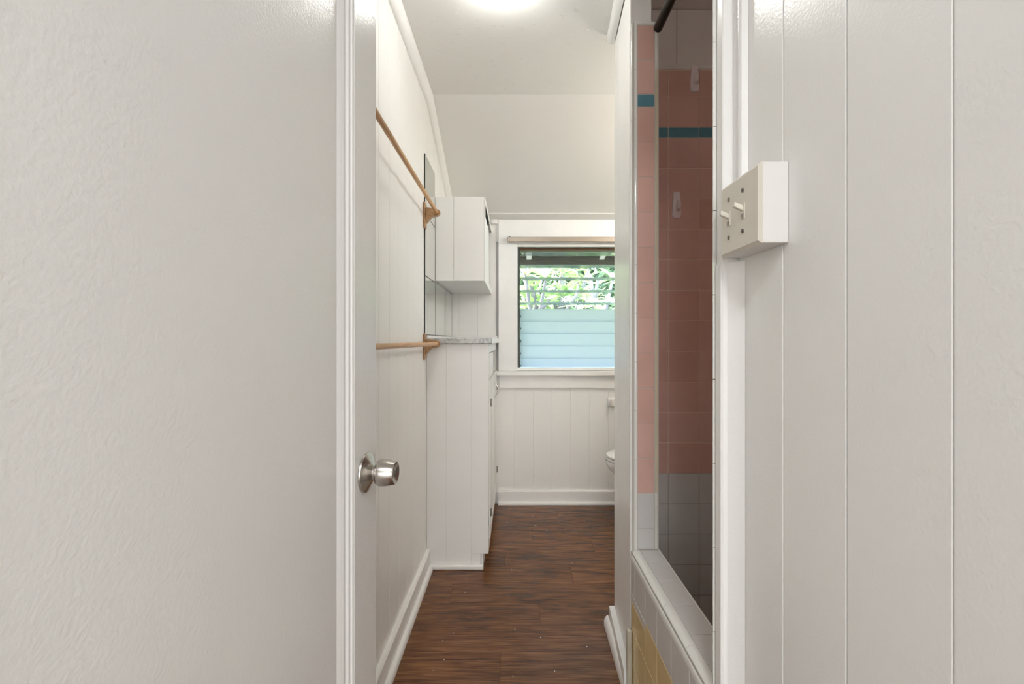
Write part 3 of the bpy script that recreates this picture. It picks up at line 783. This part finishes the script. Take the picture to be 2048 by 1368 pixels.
# ------------------------------------------------------------------ shower rod and hooks
sr = thing('shower_rod', (.447, 1.1, 2.09), 'dark bronze shower curtain rod running over the shower opening', 'shower rod')
MB().tube([(.447, .838, 2.087), (.447, 1.418, 2.087)], .0125, 20).build('rod', 'bronze', sr, smooth=True)
MB().tube([(.447, 1.20, 2.087), (.447, 1.3, 2.087), (.447, 1.4225, 2.087)], .0140, 20).build('sleeve', 'bronze', sr, smooth=True)
MB().lathe([(.022, .8375), (.022, .8405), (.016, .846)], (.447, 0, 2.087), 'y', 24).build('flange', 'bronze', sr, smooth=True)
def hook(px, py, label):
    X = (px-1030)/910*YS; Z = 1.11-(py-681)*YS/910
    t = thing('adhesive_hook', (X, YS, Z), label, 'hook', 'adhesive hooks on the shower wall')
    hw_, hh = .0155, .047
    pts = [(-hw_*.72, hh), (-hw_*.8, hh*.7), (-hw_*.98, 0), (-hw_, -hh*.8), (-hw_*.8, -hh*.93), (-hw_*.3, -hh), (hw_*.3, -hh), (hw_*.8, -hh*.93), (hw_, -hh*.8), (hw_*.98, 0), (hw_*.8, hh*.7), (hw_*.72, hh)]
    m = MB().prism([(X+a, Z+b) for a, b in pts], 'y', YS-.0068, YS-.0006)
    es = [e for e in m.bm.edges if all(abs(v.co.y-(YS-.0068)) < 1e-5 for v in e.verts)]
    bmesh.ops.bevel(m.bm, geom=es, offset=.002, segments=2, affect='EDGES')
    m.build('back_plate', 'hook', t, smooth=True)
    path = [(X+.004, YS-.006, Z+.016), (X+.003, YS-.010, Z+.006), (X+.001, YS-.014, Z-.006), (X-.000, YS-.018, Z-.016), (X, YS-.024, Z-.021), (X, YS-.031, Z-.018), (X, YS-.033, Z-.010)]
    MB().tube(path, [.003, .005, .006, .006, .0058, .0052, .004], 12).build('hook_arm', 'hook', t, smooth=True)
hook(1388.5, 159, 'pale plastic adhesive hook near the top edge of the pink shower tiles')
hook(1352.5, 411, 'pale plastic adhesive hook lower on the pink tiles, below the blue band')

# ------------------------------------------------------------------ toilet
to = thing('toilet', (.95, 2.72, 0), 'white toilet in the alcove, only its bowl front showing past the narrow wall', 'toilet')
TY = 2.72; TX = .545
def oval(cx, rx0, rx1, ry, z, n=28):
    """egg ring: front radius rx0 (towards -x), rear rx1"""
    return [(cx+(rx0 if math.cos(a) < 0 else rx1)*math.cos(a), TY+ry*math.sin(a), z) for a in [2*math.pi*i/n for i in range(n)]]
cx = TX+.235
m = MB().loft([oval(cx+.06, .13, .26, .10, .001), oval(cx+.06, .125, .26, .10, .05), oval(cx+.05, .12, .24, .095, .16), oval(cx+.02, .16, .22, .125, .26), oval(cx, .208, .20, .165, .33), oval(cx, .232, .20, .182, .365), oval(cx, .236, .20, .185, .385), oval(cx, .234, .20, .183, .395)])
m.build('bowl', 'porcelain', to, smooth=True)
MB().loft([oval(cx, .232, .19, .182, .3965), oval(cx, .236, .19, .186, .402), oval(cx, .236, .19, .186, .408), oval(cx, .231, .19, .182, .412)]).build('seat', 'porcelain', to, smooth=True)
MB().loft([oval(cx, .230, .185, .181, .4145), oval(cx, .235, .185, .185, .419), oval(cx, .233, .185, .184, .427), oval(cx, .215, .17, .168, .434), oval(cx, .15, .13, .12, .437)]).build('lid', 'porcelain', to, smooth=True)
MB().box(1.065, 1.25, TY-.22, TY+.22, .40, .74, .02, 3).build('tank', 'porcelain', to, smooth=True)
MB().box(1.055, 1.257, TY-.23, TY+.23, .742, .77, .008, 2).build('tank_lid', 'porcelain', to, smooth=True)
MB().tube([(1.06, TY-.16, .69), (1.045, TY-.16, .69), (1.04, TY-.12, .685), (1.04, TY-.09, .68)], .006, 10).build('flush_lever', 'chrome', to, smooth=True)

ph = thing('toilet_paper_holder', (.7, YB-.03, .68), 'white ceramic toilet paper holder on the wall below the window', 'paper holder')
zp = 1.11-(805-681)*3.08/910
for xx, s in ((.655, 1), (.815, -1)):
    MB().box(xx-.027, xx+.027, YB-.012, YB-.0005, zp-.030, zp+.030, .005, 3).build('mount', 'porcelain', ph, smooth=True)
    MB().prism([(xx-.012, YB-.0125), (xx+.012, YB-.0125), (xx+.012, YB-.05), (xx+.004, YB-.064), (xx-.004, YB-.064), (xx-.012, YB-.05)], 'z', zp-.018, zp+.018).build('post', 'porcelain', ph)
    MB().lathe([(.007, xx+s*.0121), (.007, xx+s*.0135)], (0, YB-.046, zp), 'x', 16).build('socket', 'dark', ph)
MB().tube([(.669, YB-.046, zp), (.801, YB-.046, zp)], .0065, 12).build('roller', 'porcelain', ph, smooth=True)

# ------------------------------------------------------------------ paint flecks lying on the floor
m = MB()
for _ in range(30):
    x = random.uniform(-.30, .30); y = random.uniform(1.5, 2.9)
    if x < -.10 and y > 2.15: continue
    r = random.uniform(.0012, .0028)
    a0 = random.uniform(0, 3)
    m.prism([(x+r*math.cos(a0+k*1.57)*random.uniform(.6, 1.2), y+r*math.sin(a0+k*1.57)) for k in range(4)], 'z', .0002, .0010)
tag(m.build('paint_flecks', 'chip'), 'tiny white paint flecks scattered on the brown floor', 'debris', None, 'stuff')

# ------------------------------------------------------------------ outside: ground, eave, trees
struct(MB().box(-8, 9, YB+.2, 16, -.5, -.3).build('ground', 'ground'), 'garden ground outside the window', 'ground')
ev = thing('roof_eave', (.4, 3.5, 1.75), 'weathered grey wooden roof eave seen through the top louvers', 'eave')
def roof_z(y): return 1.822+.30*(3.755-y)
m = MB().prism([(YB+.102, roof_z(YB+.1)+.02), (YB+.102, roof_z(YB+.1)+.09), (3.82, roof_z(3.82)+.09), (3.82, roof_z(3.82)+.02)], 'x', -2.5, 3.5)
m.build('roof_deck', 'eave', ev)
for i in range(-4, 6):
    x = .115+.6*i
    MB().prism([(YB+.102, roof_z(YB+.1)-.06), (YB+.102, roof_z(YB+.1)+.019), (3.755, roof_z(3.755)+.019), (3.755, roof_z(3.755)-.045)], 'x', x-.02, x+.02).build('rafter', 'rafter', ev)
for i in range(5):
    y0 = YB+.105+i*.135
    MB().prism([(y0, roof_z(y0)+.008), (y0, roof_z(y0)+.0195), (y0+.131, roof_z(y0+.131)+.0195), (y0+.131, roof_z(y0+.131)+.008)], 'x', -2.4, 3.4).build('soffit_board', 'eave', ev)
MB().box(-2.5, 3.5, 3.757, 3.782, 1.727, 1.80, .002).build('fascia', 'eave', ev)
MB().box(-2.5, 3.5, 3.7825, 3.80, 1.785, 1.815, .002).build('drip_edge', 'rafter', ev)
MB().box(-2.5, 3.5, YB+.1005, YB+.135, 1.752, 1.80).build('head_trim', 'brownwood', ev)
MB().box(-2.5, 3.5, YB+.1355, YB+.15, 1.768, 1.776).build('mossy_strip', 'greenwood', ev)
struct(MB().box(-2.6, -.57, YB+.019, YB+.1, -.3, 1.9).box(1.402, 3.6, YB+.019, YB+.1, -.3, 1.9).build('wall_outside', 'shell'), 'outer house wall beside the window', 'wall')

def leaf_mesh(L, Wd, mat):
    """long pointed leaf with a raised midrib, curling down toward its tip"""
    bm = bmesh.new(); n = 7; rows_ = []
    for i in range(n+1):
        t = i/n; w = Wd*math.sin(math.pi*min(1, t*.93+.05))**.8*.5
        if i == n: w = .001
        x = L*t; z = -.28*L*t*t
        rows_.append([bm.verts.new((x, -w, z+w*.35)), bm.verts.new((x, 0, z)), bm.verts.new((x, w, z+w*.35))])
    for a, b in zip(rows_, rows_[1:]):
        bm.faces.new((a[0], a[1], b[1], b[0])); bm.faces.new((a[1], a[2], b[2], b[1]))
    for f in bm.faces: f.smooth = True
    me = bpy.data.meshes.new('leaf'); bm.to_mesh(me); bm.free(); me.materials.append(M[mat]); return me
LM = [leaf_mesh(.28, .058, 'leaf'), leaf_mesh(.23, .052, 'leaf'), leaf_mesh(.33, .064, 'leaf')]
def tree(x, y, seed, tips_spec, label):
    rnd = random.Random(seed)
    t = thing('plumeria_tree', (x, y, -.3), label, 'tree', 'plumeria trees outside the window')
    tk = MB(); base = Vector((x, y, -.3)); fork = Vector((x+rnd.uniform(-.1, .1), y, .55))
    tk.tube([base, (base+fork)/2+Vector((.04, 0, 0)), fork], [.07, .06, .05], 8)
    for tip in tips_spec:
        tip = Vector(tip); mid = fork.lerp(tip, .5)+Vector((rnd.uniform(-.15, .15), rnd.uniform(-.1, .1), rnd.uniform(-.12, .05)))
        q = mid.lerp(tip, .6)+Vector((rnd.uniform(-.06, .06), 0, rnd.uniform(-.06, .02)))
        tk.tube([fork, fork.lerp(mid, .6)+Vector((rnd.uniform(-.05, .05), 0, 0)), mid, q, tip], [.036, .03, .026, .021, .016], 7)
    for _ in range(9):
        a = fork+Vector((rnd.uniform(-.45, .45), rnd.uniform(-.2, .1), rnd.uniform(.45, .9)))
        b = a+Vector((rnd.uniform(-.25, .25), rnd.uniform(-.1, .1), rnd.uniform(.2, .42)))
        tk.tube([fork, fork.lerp(a, .5)+Vector((rnd.uniform(-.08, .08), 0, -.04)), a, b], [.034, .030, .025, .017], 7)
    tk.build('trunk', 'bark', t, smooth=True)
    nl = 0
    for tip in tips_spec:
        tip = Vector(tip); k = rnd.randint(9, 13); a0 = rnd.uniform(0, 6)
        for i in range(k):
            if nl >= 290: break
            az = a0+i*2.4; el = rnd.uniform(-.1, 1.0)
            s = rnd.uniform(.75, 1.1)
            place_leaf = place(rnd.choice(LM), 'leaf', tip+Vector((math.cos(az)*.014, math.sin(az)*.014, -.03+.004*i)), t, (rnd.uniform(-.4, .4), -el, az))
            place_leaf.scale = (s, s, s); nl += 1
    return t
def spread(cx, cy, w, d, z0, z1, n, seed):
    rnd = random.Random(seed); return [(cx+rnd.uniform(-w, w), cy+rnd.uniform(-d, d), rnd.uniform(z0, z1)) for _ in range(n)]
tree(.52, 4.9, 3, spread(.55, 4.85, .56, .3, 1.10, 1.95, 26, 11), 'nearest plumeria tree, its leaf rosettes and bare grey forks filling the louver gaps')
tree(1.8, 5.9, 5, spread(1.9, 5.85, .5, .25, 1.1, 2.2, 20, 23), 'plumeria tree with broad leaf rosettes at the right of the louvers')
tree(-.75, 5.9, 8, spread(-.75, 5.9, .55, .25, 1.1, 2.2, 18, 37), 'plumeria tree at the left, half hidden by the window casing')
tree(.6, 6.75, 9, spread(.6, 6.75, .6, .2, 1.0, 2.3, 24, 51), 'plumeria tree standing behind the others')
# background shrubbery: small leaves nobody could count
bm = bmesh.new(); rnd = random.Random(99)
for _ in range(24000):
    p = Vector((rnd.uniform(-3.5, 5), rnd.uniform(7.6, 9.2), 0)); p.z = -.2+rnd.random()**.8*(3.5+.7*math.sin(p.x*1.7)+.3*math.sin(p.x*5))
    r = Euler((rnd.uniform(-1, 1), rnd.uniform(-1, 1), rnd.uniform(0, 6.28))).to_matrix(); s = rnd.uniform(.07, .16)
    vs = [bm.verts.new(p+r@Vector(q)*s) for q in ((-1, 0, 0), (-.2, -.35, .08), (1, 0, -.1), (-.2, .35, .08))]
    bm.faces.new(vs)
me = bpy.data.meshes.new('shrubbery'); bm.to_mesh(me); bm.free(); me.materials.append(M['leaf2'])
o = bpy.data.objects.new('shrubbery', me); COL.objects.link(o); tag(o, 'dense green shrubbery far behind the plumeria trees', 'shrubs', None, 'stuff')
# blossom clusters on the nearest trees
def blossom(x, y, z, label):
    t = thing('blossom_cluster', (x, y, z), label, 'flowers', 'plumeria blossoms outside the window'); rnd = random.Random(int(x*1000))
    for f in range(4):
        m = MB(); c = Vector((x+rnd.uniform(-.04, .04), y+rnd.uniform(-.03, .03), z+rnd.uniform(-.03, .03)))
        for k in range(5):
            a = k*2*math.pi/5
            q = [c, c+Vector((math.cos(a-.35)*.02, -.008, math.sin(a-.35)*.02)), c+Vector((math.cos(a)*.036, -.014, math.sin(a)*.036)), c+Vector((math.cos(a+.35)*.02, -.012, math.sin(a+.35)*.02))]
            m.bm.faces.new([m.bm.verts.new(v) for v in q])
        m.build('flower', 'petal', t)
blossom(.50, 4.45, 1.52, 'white plumeria blossom cluster in the middle of the louvers')
blossom(.93, 4.45, 1.50, 'white plumeria blossom cluster at the right edge of the louvers')
